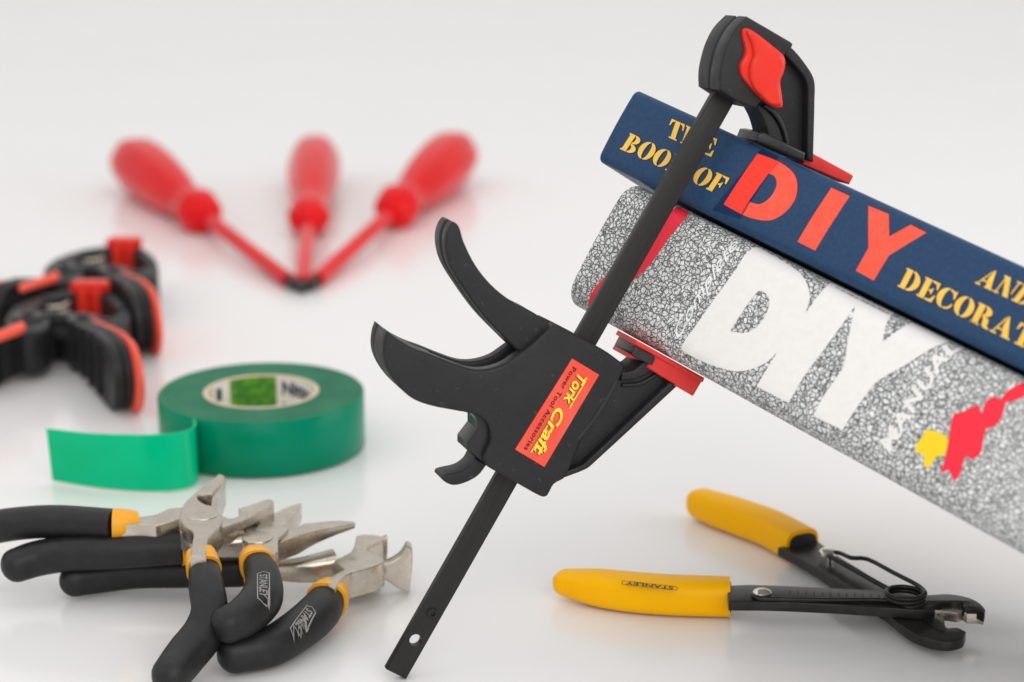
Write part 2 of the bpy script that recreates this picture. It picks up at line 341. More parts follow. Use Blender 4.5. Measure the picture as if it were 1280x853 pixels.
CL.cut('pad_lip', [(796, 425.5, 1), (881, 473, 1), (879, 478.5, 1), (793, 431, 1)], 7.8*mm, 15.6*mm, .4*mm, M['redpad'], pad)
CL.cut('jaw_foot', [(794, 433, 1), (819, 447), (816, 457, 1), (806, 453), (790, 444)], 8.0*mm, 14*mm, .6*mm, M['blackgloss'], jaw)
CL.cut('moulded_edge', [(722, 548, 1), (742, 522), (757, 498), (771, 474, 1), (773, 475, 1), (760, 500), (745, 524), (724, 551, 1)], 8.15*mm, 1*mm, .1*mm, M['blackgloss'], body)
# trigger and release
trig = CL.cut('trigger', [(566, 278), (574, 283), (580, 302), (595, 332), (615, 357), (640, 377), (667, 391), (681, 401), (700, 418, 1), (668, 452, 1), (649, 440), (635, 427), (605, 396), (580, 362), (563, 334), (557, 312), (558, 292)], 6*mm, 12*mm, .8*mm, M['blackplastic'], clamp, n=4, res=3, groove=(4.5*mm, 1.6*mm, .9*mm))

CL.cut('release_housing', [(589, 516, 1), (596, 524), (597, 537, 1), (584, 554, 1), (584, 563, 1), (594, 571, 1), (611, 583, 1), (625, 560, 1), (618, 530), (606, 518, 1)], 5.2*mm, 11*mm, .7*mm, M['blackgloss'], clamp)
CL.cut('release_lever', [(594, 572, 1), (589, 581), (578, 589), (555, 595), (553, 600), (566, 607), (582, 604), (598, 595), (610, 580, 1)], 4*mm, 9*mm, .6*mm, M['blackplastic'], clamp)
# top jaw head: two shells with a parting line
head_px = Z(860, 0, 5.333, [(398, 112, 1), (690, 282, 1), (702, 297), (686, 336, 1), (645, 372), (632, 500), (570, 640), (482, 688), (470, 702), (452, 728, 1), (340, 682), (213, 602, 1), (212, 510), (228, 410), (262, 300), (318, 195)])
head = CL.cut('top_jaw', head_px, 8*mm, 7.2*mm, .7*mm, M['blackplastic'], clamp, n=4)
lpx = [CL.px(p, 8*mm) for p in smooth(head_px, n=4)]
slab('rear_shell', [lpx], P0, t, b, n, .1*mm, 8.1*mm, .7*mm, M['blackplastic'], head)
gx = sum(p[0] for p in lpx)/len(lpx); gy = sum(p[1] for p in lpx)/len(lpx)
slab('core', [[(gx+(x-gx)*.94, gy+(y-gy)*.94) for x, y in lpx]], P0, t, b, n, 1.2*mm, 1.6*mm, .1*mm, M['blackgloss'], head)
CL.cut('web', [(978, 55, 1), (990, 62), (1008, 84), (1015, 101), (1015, 130), (1013, 202, 1), (985, 195, 1), (962, 178, 1), (963, 166), (957, 148), (946, 130, 1), (950, 100, 1)], 3.5*mm, 7*mm, .4*mm, M['blackplastic'], head)
CL.cut('flange', [(979, 57, 1), (989, 59), (1010, 84), (1018.5, 101), (1019, 125), (1017, 203, 1), (1009, 200, 1), (1010, 125), (1009, 105), (1001, 90), (975, 62, 1)], 7*mm, 14*mm, .5*mm, M['blackplastic'], head)
CL.cut('flange', [(945, 131, 1), (950, 131), (964, 143), (975, 160), (983, 187, 1), (962, 177, 1), (959, 162), (954, 147)], 5.5*mm, 11*mm, .5*mm, M['blackplastic'], head)
CL.cut('rib', [(958, 130, 1), (972, 140), (983, 160), (988, 184, 1), (984, 184, 1), (979, 163), (969, 145), (955, 133, 1)], 6.3*mm, 2.5*mm, .5*mm, M['blackgloss'], head)
CL.cut('jaw_foot', [(949, 166, 1), (956, 165.5, 1), (1008, 191, 1), (1006, 203.5, 1), (986, 196), (945, 176, 1)], 7.5*mm, 14*mm, .8*mm, M['blackgloss'], head)
CL.cut('upper_pad', [(1007, 187, 1), (1066, 219), (1067, 221), (1062, 231, 1), (1004, 206, 1)], 5*mm, 13*mm, .5*mm, M['redpad'], clamp)
lv = Z(860, 0, 5.333, [(372, 205), (395, 190), (450, 215), (560, 300), (640, 370), (655, 420), (645, 480), (622, 545), (632, 640), (636, 710), (610, 722), (545, 695), (480, 640), (400, 555), (362, 500), (356, 430), (385, 370), (388, 310), (375, 260)])
lever = CL.cut('lock_lever', lv, 9.6*mm, 2.8*mm, .7*mm, M['redlever'], clamp, res=4)
lv2 = Z(860, 0, 5.333, [(400, 205), (450, 222), (555, 308), (630, 375), (648, 425), (638, 480), (614, 548), (624, 640), (622, 705), (560, 698), (500, 645), (450, 590), (420, 510), (425, 430), (447, 370), (437, 300), (415, 250)])
CL.cut('raised_face', lv2, 11.2*mm, 2.4*mm, .9*mm, M['redlever'], lever, res=4)
# the sticker with its printing
st = CL.cut('sticker', [(715.2, 448.5, 1), (749, 468.7, 1), (680.5, 584, 1), (644, 562, 1)], 8.12*mm, .16*mm, .0*mm, M['sticker'], body)
def plane_text(name, s, ol, er, ul, matl, parent, lift, fr=CL, **k):
    """text whose baseline runs from pixel ol to er and whose cap height ends at ul, laid on the frame's plane"""
    V, Fc = text2d(s, **k); V = norm2d(V)
    o = Vector(fr.px(ol, lift)); e = Vector(fr.px(er, lift)); u_ = Vector(fr.px(ul, lift))
    ex, ey = e-o, u_-o
    return mesh(name, [fr.w(*(o+ex*x+ey*y), lift) for x, y in V], Fc, matl, parent, None)
STK = lambda x, y: (635+x/5.683, 440+y/5.683)
for nm, dx, dy, m_, lf in (('lettering_shadow', -5, 4, 'blackprint', 8.26), ('lettering', 0, 0, 'yellowprint', 8.32)):
    plane_text(nm, 'Tork', STK(502+dx, 150+dy), STK(388+dx, 350+dy), STK(563+dx, 184+dy), M[m_], st, lf*mm, bold=.03, shear=.25)
    plane_text(nm, 'Craft', STK(346+dx, 388+dy), STK(176+dx, 712+dy), STK(412+dx, 424+dy), M[m_], st, lf*mm, bold=.03, shear=.25)
plane_text('small_lettering', 'Power Tool Accessories', STK(460, 105), STK(112, 690), STK(488, 122), M['blackprint'], st, 8.24*mm, bold=.012, space=1.08)
def plane_quad(name, pts, matl, parent, lift, fr=CL):
    return mesh(name, [fr.w(*fr.px(p, lift), lift) for p in pts], [tuple(range(len(pts)))], matl, parent, None)
plane_quad('underline', [STK(546, 206), STK(555, 211), STK(439, 404), STK(430, 399)], M['yellowprint'], st, 8.25*mm)
plane_quad('underline', [STK(543, 203), STK(547, 205), STK(431, 399), STK(427, 396)], M['blackprint'], st, 8.25*mm)
plane_quad('underline', [STK(301, 480), STK(310, 485), STK(168, 718), STK(159, 712)], M['yellowprint'], st, 8.25*mm)
plane_quad('underline', [STK(298, 478), STK(302, 480), STK(160, 712), STK(156, 710)], M['blackprint'], st, 8.25*mm)

# ================================================================== the two books
bu = cw((.679, -.3978, .6171)).normalized()
bv = cw((.4779, .8775, .0399)); bv = (bv-bu*bu.dot(bv)).normalized(); bw = -bu.cross(bv)
q = CL.w(0, .87*LEN); q = onp(850, 216, q, n0)
BO = q+bw*6.2*mm
class Spine:
    """rounded spine: v runs up the thickness, w into the book"""
    def __init__(s, v0, v1, u0, r, bulge, back): s.v0, s.v1, s.u0, s.r, s.bulge, s.back = v0, v1, u0, r, bulge, back
    def f(s, v):
        c = (s.v0+s.v1)/2; h = (s.v1-s.v0)/2; x = min(abs(v-c), h)
        w = s.back-s.bulge*(1-(x/h)**2); e = x-(h-s.r)
        if e > 0: w += s.r-math.sqrt(max(s.r*s.r-e*e, 0))
        return w
    def pt(s, u, v, lift=0): return BO+bu*u+bv*v+bw*(s.f(v)-lift)
    def px(s, p):
        d = 0
        for i in range(8):
            P = onp(p[0], p[1], BO+bw*d, bw)-BO; u, v = P.dot(bu), P.dot(bv); v = min(max(v, s.v0+.5*mm), s.v1-.5*mm); d = s.f(v)
        return u, v
    def lay(s, name, V, Fc, matl, parent, lift):
        bm = bmesh.new(); vs = [bm.verts.new((x, y, 0)) for x, y in V]
        for f_ in Fc:
            try: bm.faces.new([vs[i] for i in f_])
            except ValueError: pass
        vmin, vmax = min(v[1] for v in V), max(v[1] for v in V); y = math.floor(vmin/.0012)*.0012
        while y < vmax:
            y += .0012
            bmesh.ops.bisect_plane(bm, geom=bm.verts[:]+bm.edges[:]+bm.faces[:], plane_co=(0, y, 0), plane_no=(0, 1, 0), dist=1e-7)
        off = ORG[parent.name]
        for v in bm.verts: v.co = s.pt(v.co.x, v.co.y, lift)-off
        bmesh.ops.triangulate(bm, faces=bm.faces)
        me = bpy.data.meshes.new(name); bm.to_mesh(me); bm.free()
        return link(name, me, parent, matl, None)
    def poly(s, name, pts, matl, parent, lift, holes=(), n=5, grow=0):
        lp = [[s.px(p) for p in smooth(pts, n=n)]]+[[s.px(p) for p in smooth(h, n=n)] for h in holes]
        V, Fc = fill2d(lp); return s.lay(name, V, Fc, matl, parent, lift)
    def write(s, name, V, Fc, ol, er, ul, matl, parent, lift):
        o, e, u_ = [Vector(s.px(p)) for p in (ol, er, ul)]; ex, ey = e-o, u_-o
        return s.lay(name, [tuple(o+ex*x+ey*y) for x, y in V], Fc, matl, parent, lift)
UEND = .1455
def make_book(name, label, sp, depth, th, cov_mat, sq=2.2*mm):
    """cover wrap (boards and spine in one piece), page block inside"""
    rt = root(name, BO+bu*sp.u0+bv*sp.v0+bw*depth, label, 'book')
    N_ = 28; vs = [sp.v0+(sp.v1-sp.v0)*(.5-.5*math.cos(math.pi*i/N_)) for i in range(N_+1)]
    outer = [(sp.v0, depth)]+[(v, sp.f(v)) for v in vs]+[(sp.v1, depth)]
    h = (sp.v1-sp.v0)/2; c = (sp.v0+sp.v1)/2; k = (h-th)/h
    inner = [(c+(v-c)*k, sp.f(v)+th) for v in vs]
    inner = [(sp.v0+th, depth)]+inner+[(sp.v1-th, depth)]
    lp = outer+inner[::-1]
    o = BO+bu*sp.u0
    cov = slab('cover', [lp], o, bv, bw, bu, UEND-sp.u0, UEND-sp.u0, .5*mm, cov_mat, rt, sharp=40, res=4)
    m_ = 3.2*mm
    pv0, pv1 = sp.v0+th+.15*mm, sp.v1-th-.15*mm
    slab('page_block', [[(pv0, 4*mm+sp.back), (pv1, 4*mm+sp.back), (pv1, depth-m_), (pv0, depth-m_)]], o, bv, bw, bu, UEND-sp.u0-m_, UEND-sp.u0-2*m_, .3*mm, M['paper'], rt)
    return rt, cov
blue = Spine(-5.8*mm, 15.2*mm, -30.4*mm, 2.0*mm, .5*mm, .5*mm)
grey = Spine(-41.7*mm, -6.7*mm, -18.3*mm, 5.6*mm, .9*mm, .9*mm)
# depth at which the lower far edge meets the table
low = BO+bu*UEND+bv*grey.v0; DEPTH = -(low.z-.0006)/bw.z
broot, bcov = make_book('navy_book', 'navy blue hardback with gold and orange spine lettering lying on top of the grey book', blue, DEPTH-1*mm, 2.0*mm, M['navy'])
groot, gcov = make_book('crackled_grey_book', 'thick grey crackle patterned book with huge white letters under the navy book', grey, DEPTH, 2.4*mm, M['crackle'])

# stencil serif letters (cap height 1)
def rc(x0, y0, x1, y1): return [(x0, y0), (x1, y0), (x1, y1), (x0, y1)]
def cres(cx, cy, rx, ry, ix, iy, side, k=12):
    a = [(-90+180*i/k) for i in range(k+1)]
    o = [(cx+side*rx*math.cos(R(d)), cy+ry*math.sin(R(d))) for d in a]; i_ = [(cx+side*ix*math.cos(R(d)), cy+iy*math.sin(R(d))) for d in a][::-1]
    return o+i_
def stem(x0=.08, x1=.36, s=.08): return [rc(x0-s, 0, x1, .08), rc(x0, .081, x1, .919), rc(x0-s, .92, x1, 1)]
GL = {
 'T': (.86, [rc(.29, .081, .57, 1), rc(.19, 0, .67, .08), [(.26, 1), (.03, 1), (.0, .64), (.06, .64), (.14, .88), (.26, .91)], [(.60, 1), (.83, 1), (.86, .64), (.80, .64), (.72, .88), (.60, .91)]]),
 'H': (1.02, [rc(0, 0, .42, .08), rc(.08, .081, .34, .919), rc(0, .92, .42, 1), rc(.60, 0, 1.02, .08), rc(.68, .081, .94, .919), rc(.60, .92, 1.02, 1), rc(.37, .46, .65, .54)]),
 'E': (.82, stem()+[[(.40, 1), (.78, 1), (.80, .66), (.73, .66), (.64, .88), (.40, .92)], [(.40, 0), (.78, 0), (.82, .36), (.75, .36), (.64, .12), (.40, .08)], [(.40, .46), (.50, .46), (.55, .34), (.60, .34), (.60, .66), (.55, .66), (.50, .54), (.40, .54)]]),
 'B': (.86, stem()+[cres(.40, .755, .36, .245, .09, .165, 1), cres(.40, .25, .41, .25, .12, .17, 1)]),
 'D': (.94, stem()+[cres(.40, .5, .50, .5, .20, .42, 1)]),
 'O': (.90, [cres(.42, .5, .42, .5, .13, .44, -1), cres(.48, .5, .42, .5, .13, .44, 1)]),
 'K': (1.0, stem()+[[(.39, .44), (.68, .92), (.60, .921), (.60, 1), (.96, 1), (.96, .92), (.84, .92), (.46, .48)], [(.47, .60), (.62, .76), (.90, .08), (1.0, .08), (1.0, 0), (.50, 0), (.50, .08), (.58, .08)]]),
 'F': (.78, stem()+[[(.40, 1), (.76, 1), (.78, .64), (.71, .64), (.62, .88), (.40, .92)], [(.40, .46), (.50, .46), (.55, .34), (.60, .34), (.60, .66), (.55, .66), (.50, .54), (.40, .54)]]),
 'C': (.86, [cres(.42, .5, .42, .5, .13, .43, -1), [(.46, 1), (.62, .97), (.70, .93), (.76, 1), (.80, 1), (.82, .60), (.76, .60), (.66, .84), (.46, .93)], [(.46, 0), (.66, .03), (.80, .16), (.84, .34), (.78, .36), (.66, .14), (.46, .07)]]),
 'R': (.96, stem()+[cres(.40, .74, .38, .26, .10, .18, 1), [(.42, .47), (.62, .50), (.78, .40), (.80, .14), (.92, .06), (.92, .0), (.70, 0), (.56, .08), (.52, .36)], rc(.0, .0, .44, .08)]),
 'A': (.98, [rc(0, 0, .30, .08), [(.10, .081), (.17, .081), (.44, .82), (.42, .97)], [(.46, 1), (.54, 1), (.88, .08), (.98, .08), (.98, 0), (.52, 0), (.52, .08), (.58, .08), (.44, .48), (.47, .9)], [(.24, .27), (.50, .27), (.47, .35), (.27, .35)]]),
 'N': (1.02, [rc(0, 0, .30, .08), rc(.11, .081, .18, .84), [(0, 1), (.34, 1), (.86, .0), (.80, .0), (.56, .0), (.12, .90), (0, .92)], rc(.84, .26, .91, .919), rc(.73, .92, 1.02, 1)]),
 'I': (.44, [rc(0, 0, .44, .08), rc(.08, .081, .36, .919), rc(0, .92, .44, 1)]),
 'G': (.94, [cres(.42, .5, .42, .5, .13, .43, -1), [(.46, 1), (.62, .97), (.76, 1), (.80, 1), (.82, .62), (.76, .62), (.66, .84), (.46, .93)], [(.46, 0), (.62, .02), (.84, .10), (.84, .42), (.92, .42), (.92, .5), (.52, .5), (.52, .42), (.60, .42), (.60, .12), (.46, .07)]]),
 ' ': (.42, [])}
def stencil(s, gap=.05):
    x = 0; V = []; Fc = []
    for ch in s:
        w_, P = GL[ch]
        for p in P:
            v, f_ = fill2d([[(a*.01+x*.01, b_*.01) for a, b_ in p]])
            k = len(V); V += [(a*100, b_*100) for a, b_ in v]; Fc += [tuple(i+k for i in g) for g in f_]
        x += w_+gap
    x -= gap
    return [(a/x, b_) for a, b_ in V], Fc
def gold(s, ol, er, ul):
    V, Fc = stencil(s)
    sh = (1.1, .7)
    blue.write('lettering_shadow', V, Fc, (ol[0]+sh[0], ol[1]+sh[1]), (er[0]+sh[0], er[1]+sh[1]), (ul[0]+sh[0], ul[1]+sh[1]), M['blackprint'], bcov, .05*mm)
    blue.write('gold_lettering', V, Fc, ol, er, ul, M['gold'], bcov, .09*mm)
gold('THE', (832, 170.5), (890, 197), (839.5, 148.5))
gold('BOOK OF', (775, 186.5), (899, 244), (788, 166.5))
gold('AND', (1218.5, 354), (1285, 385), (1234, 334))
gold('DECORATING', (1122, 358), (1352, 470), (1134, 335))
ZB = lambda P: Z(700, 90, 4, P)
dO = ZB([(990, 410, 1), (820, 665, 1), (920, 718), (1000, 742), (1065, 740), (1130, 700), (1175, 640), (1188, 570), (1170, 510), (1120, 465), (1060, 435)])
dI = ZB([(1045, 510, 1), (945, 650, 1), (1000, 662), (1050, 630), (1080, 580), (1083, 545), (1070, 520)])
ZI = lambda P: Z(960, 180, 4, P)
iO = ZI([(318, 220, 1), (410, 262, 1), (237, 535, 1), (148, 490, 1)])
yO = ZI([(503, 310, 1), (605, 352, 1), (607, 465, 1), (715, 405, 1), (793, 445, 1), (605, 560, 1), (530, 685, 1), (440, 635, 1), (503, 522, 1)])
for nm, pl, hl in (('orange_letter', dO, [dI]), ('orange_letter', iO, []), ('orange_letter', yO, [])):
    blue.poly('letter_outline', [(p[0]+.9, p[1]-1.1)+tuple(p[2:]) for p in pl], M['orangeedge'], bcov, .05*mm, holes=[[(p[0]+.2, p[1]-.2)+tuple(p[2:]) for p in h] for h in hl])
    blue.poly(nm, pl, M['orange'], bcov, .09*mm, holes=hl)
blue.poly('clear_tape', ZB([(1010, 385, 1), (1100, 420, 1), (1048, 508, 1), (903, 738, 1), (830, 715), (762, 690, 1), (880, 545)]), M['film'], bcov, .16*mm)
blue.poly('covered_letter', ZB([(990, 410, 1), (1050, 431), (1100, 452, 1), (1045, 510, 1), (945, 650, 1), (908, 713, 1), (820, 665, 1)]), M['orangeclean'], bcov, .20*mm)
blue.poly('clear_tape', ZB([(1120, 425, 1), (1290, 500, 1), (1262, 505), (1230, 490), (1185, 470), (1130, 440, 1)]), M['film'], bcov, .16*mm)
# grey spine print
ZG = lambda P: Z(840, 290, 4, P)
ZH = lambda P: Z(980, 380, 3.879, P)
white = ZG([(398, 86), (425, 78), (470, 98), (560, 150), (640, 205), (675, 260), (690, 330), (668, 407, 1), (740, 310), (795, 256), (835, 268), (960, 328), (1112, 410, 1), (1053, 554, 1), (1115, 505), (1215, 445)])+ZH([(665, 95), (745, 125), (805, 182, 1), (720, 215), (600, 290), (450, 380), (400, 440), (330, 540), (285, 612, 1), (215, 580), (140, 545, 1), (185, 460), (260, 350), (290, 300), (312, 170), (345, 15, 1), (200, 215), (100, 350), (22, 482, 1), (0, 470)])+ZG([(425, 775, 1), (525, 605, 1), (470, 655), (390, 690), (310, 697), (180, 660), (60, 600), (48, 575)])
whole = ZG([(432, 297), (470, 310), (487, 345), (478, 395), (440, 460), (375, 505), (290, 497, 1)])
grey.poly('white_letters', white, M['whiteprint'], gcov, .10*mm, holes=[whole])
grey.poly('red_stroke', [(849, 256, 1), (864, 262, 1), (858, 272), (840, 293), (812, 332), (790, 352), (762, 372), (745, 384, 1), (737, 385), (736, 376), (744, 360), (765, 336), (788, 302), (806, 284), (826, 276)], M['crimson'], gcov, .10*mm)
grey.poly('red_figure', Z(960, 480, 4, [(930, 150, 1), (985, 138), (1000, 125), (1052, 106, 1), (1070, 148, 1), (1088, 95), (1130, 65), (1162, 80, 1), (1200, 35), (1290, -12), (1340, -30, 1), (1320, 30), (1285, 60), (1220, 90), (1192, 90, 1), (1180, 130), (1165, 175), (1135, 212), (1092, 225, 1), (1080, 270), (1062, 350), (1020, 378), (992, 358, 1), (975, 400), (962, 450), (932, 490, 1), (905, 430, 1), (862, 447, 1), (885, 380), (903, 290), (915, 200)]), M['crimson'], gcov, .10*mm)
grey.poly('yellow_figure', Z(960, 480, 4, [(800, 226, 1), (840, 240), (897, 262, 1), (900, 300), (884, 362, 1), (845, 365), (822, 400), (800, 422), (780, 405), (784, 362, 1), (738, 330), (760, 280)]), M['sunprint'], gcov, .10*mm)
M['faintprint'] = mat('faint_white_print', (.80, .81, .79), .5)
V, Fc = text2d('Complete', bold=.0, shear=.45); V = norm2d(V)
grey.write('script_lettering', V, Fc, (849, 424), (926, 306), (840, 415), M['faintprint'], gcov, .08*mm)
V, Fc = text2d('MANUAL', bold=.035, space=1.1, shear=.2); V = norm2d(V)
grey.write('white_lettering', V, Fc, (1112, 567), (1205, 434), (1098, 558), M['whiteprint'], gcov, .08*mm)

# ================================================================== green tape roll
H19 = .019
tc_ = (tz(198, 489, H19)+tz(455, 489, H19))/2; TR = (tz(455, 489, H19)-tz(198, 489, H19)).length/2
TCX, TCY = tc_.x, tc_.y
tape = root('tape_roll', (TCX, TCY, 0), 'roll of green vinyl electrical tape lying flat with a loose end peeled off', 'tape')
def ring(name, prof, matl, parent, seg=96):
    V = []; Fc = []; m_ = len(prof)
    for r, z in prof:
        for k in range(seg): a = 2*math.pi*k/seg; V.append((TCX+r*math.cos(a), TCY+r*math.sin(a), z))
    for i in range(m_):
        for k in range(seg):
            a = i*seg+k; b_ = i*seg+(k+1) % seg; c_ = ((i+1) % m_)*seg+(k+1) % seg; d_ = ((i+1) % m_)*seg+k; Fc.append((a, b_, c_, d_))
    o = mesh(name, V, Fc, matl, parent, 40)
    bm = bmesh.new(); bm.from_mesh(o.data); bmesh.ops.recalc_face_normals(bm, faces=bm.faces); bm.to_mesh(o.data); bm.free(); return o
wound = ring('wound_tape', [(.0189, .0004), (TR-.0004, .0004), (TR, .0009), (TR, H19-.0006), (TR-.0005, H19), (.0189, H19-.0002)], M['tapegreen'], tape)
wound.data.materials.append(M['tapeside'])
for p in wound.data.polygons:
    if abs(p.normal.z) > .8: p.material_index = 1
core = ring('core', [(.0176, .0001), (.0190, .0001), (.0190, H19+.0001), (.0176, H19+.0001)], M['cardboard'], tape)
def wallpatch(name, a0, a1, z0, z1, matl, parent, r=.01752, seg=16):
    V = []; Fc = []
    for i in range(seg+1):
        a = R(a0+(a1-a0)*i/seg)
        for z in (z0, z1): V.append((TCX+r*math.cos(a), TCY+r*math.sin(a), z))
    for i in range(seg): Fc.append((2*i, 2*i+1, 2*i+3, 2*i+2))
    return mesh(name, V, Fc, matl, parent, 60)
lab = wallpatch('green_label', 133, 80, .0005, .0187, M['labelgreen'], core)
labw = wallpatch('white_label', 79.5, 15, .0005, .0187, M['labelwhite'], core)
wallpatch('white_label', 163, 133.5, .0005, .0187, M['labelwhite'], core)
for z0, z1, s in ((.0128, .0172, 'Nitto'), (.0052, .0096, 'Nitto')):
    V, Fc = text2d(s, bold=.04); V = norm2d(V)
    mesh('lettering', [(TCX+0.01740*math.cos(R(73-42*x)), TCY+0.01740*math.sin(R(73-42*x)), z0+(z1-z0)*y) for x, y in V], Fc, M['navyprint'], labw, None)
    wallpatch('print_mark', 155, 146, z0, z1, M['navyprint'], core, r=.01742, seg=4)
for i in range(5): wallpatch('green_line', 131, 82, .0020+i*.0034, .0026+i*.0034, M['tapegreen'], lab, r=.01745)
tl = [(199, 489), (200, 499), (210, 506), (226, 514), (238, 520), (244.5, 527), (241, 534), (226, 539.5), (190, 543), (150, 542.5), (110, 540), (60, 533.5)]
pts = [tz(x, y, H19) for x, y in smooth(tl, closed=False, n=8)]
V = []; Fc = []
th = .00022
for i, p in enumerate(pts):
    d = (pts[min(i+1, len(pts)-1)]-pts[max(i-1, 0)]); d.z = 0; d.normalize(); nn = Vector((-d.y, d.x, 0)); f_ = i/(len(pts)-1)
    lean = nn*(.0012*math.sin(f_*7))*f_
    for s in (-1, 1):
        a = p+nn*th*s
        V += [(a.x-lean.x, a.y-lean.y, .0004+.0006*f_*abs(math.sin(f_*5))), (a.x+lean.x, a.y+lean.y, H19-.0004)]
for i in range(len(pts)-1):
    k = 4*i; Fc += [(k, k+1, k+5, k+4), (k+2, k+6, k+7, k+3), (k+1, k+3, k+7, k+5), (k, k+4, k+6, k+2)]
Fc += [(0, 2, 3, 1), (4*len(pts)-4, 4*len(pts)-3, 4*len(pts)-1, 4*len(pts)-2)]
tailm = mat('green_vinyl_tape_backlit', (.0, .46, .20), .16, spec=.16, noise=(25, (.0, .56, .28), .35, .65), bump=(140, .25, .0006))  # brighter green paints in the light passing through one layer
_b = tailm.node_tree.nodes['Principled BSDF']; _b.inputs['Transmission Weight'].default_value = 0; _b.inputs['Subsurface Weight'].default_value = .0
mesh('loose_end', V, Fc, tailm, tape, 60)

# ================================================================== screwdrivers
tip = tz(377, 362, .0025); ends = [tz(160, 196, .0155), tz(394, 194, .0145), tz(572, 190, .0155)]
SL = sum((e-tip).length for e in ends)/3+.004
def sfr(o, e):
    x = (e-o).normalized(); y = Vector((0, 0, 1)).cross(x).normalized(); return Frame(o, x, y, x.cross(y))
sd_labels = ['red insulated screwdriver on the left of the fan, handle pointing to the upper left', 'red insulated screwdriver in the middle of the fan, handle pointing straight back', 'red insulated screwdriver on the right of the fan, handle pointing to the upper right']
f0 = Frame(Vector((0, 0, 0)), Vector((1, 0, 0)), Vector((0, 1, 0)), Vector((0, 0, 1)))
def E_(x, r): return (SL-x*HK*mm, r*(.93 if HK > 1.1 else 1)*mm)
def make_screwdriver(i):
    sd = root('screwdriver', (0, 0, 0), sd_labels[i], 'screwdriver', 'red screwdrivers fanned out tip to tip')
    lathe('handle', [E_(124, 4.0), E_(123, 6), E_(120, 8.6), E_(115, 10.4), E_(111, 11.0), E_(108, 10.6), E_(105, 9.0), E_(101, 8.0), E_(95, 8.4), E_(86, 9.8), E_(74, 11.6), E_(60, 13.2), E_(44, 14.3), E_(30, 14.6), E_(18, 14.0), E_(10, 12.2), E_(5, 9.8), E_(2, 6.8), E_(.6, 4.0), E_(0, 1)], f0, M['screwred'], sd, lobes=6, amp=.025)
    lathe('insulated_shaft', [(.010, 2.5*mm), (.0102, 3.5*mm), (SL-.122*HK, 3.6*mm)], f0, M['screwred'], sd, seg=24)
    lathe('blade', [(0, .6*mm), (.0008, 1.6*mm), (.004, 2.2*mm), (.0101, 2.4*mm)], f0, M['phosphate'], sd, seg=24)
    return sd
def place(o, fr): o.matrix_world = Matrix(((fr.x.x, fr.y.x, fr.z.x, fr.o.x), (fr.x.y, fr.y.y, fr.z.y, fr.o.y), (fr.x.z, fr.y.z, fr.z.z, fr.o.z), (0, 0, 0, 1)))
def dup(o, parent=None):
    c = o.copy(); COL.objects.link(c)
    if parent: c.parent = parent
    for ch in o.children: dup(ch, c)
    return c
HK = 1.06; sd = make_screwdriver(0); sd3 = dup(sd); HK = 1.2; sd2 = make_screwdriver(1)   # the middle one has a longer handle and a shorter shaft
sds = [sd, sd2, sd3]
for i, (o, e) in enumerate(zip(sds, ends)):
    d_ = (e-tip).normalized(); off = Vector((-.0025, .004, 0)) if i == 0 else Vector((.0030, .004, 0)) if i == 2 else Vector((0, -.001, 0))
    place(o, sfr(tip+off, e)); o['label'] = sd_labels[i]

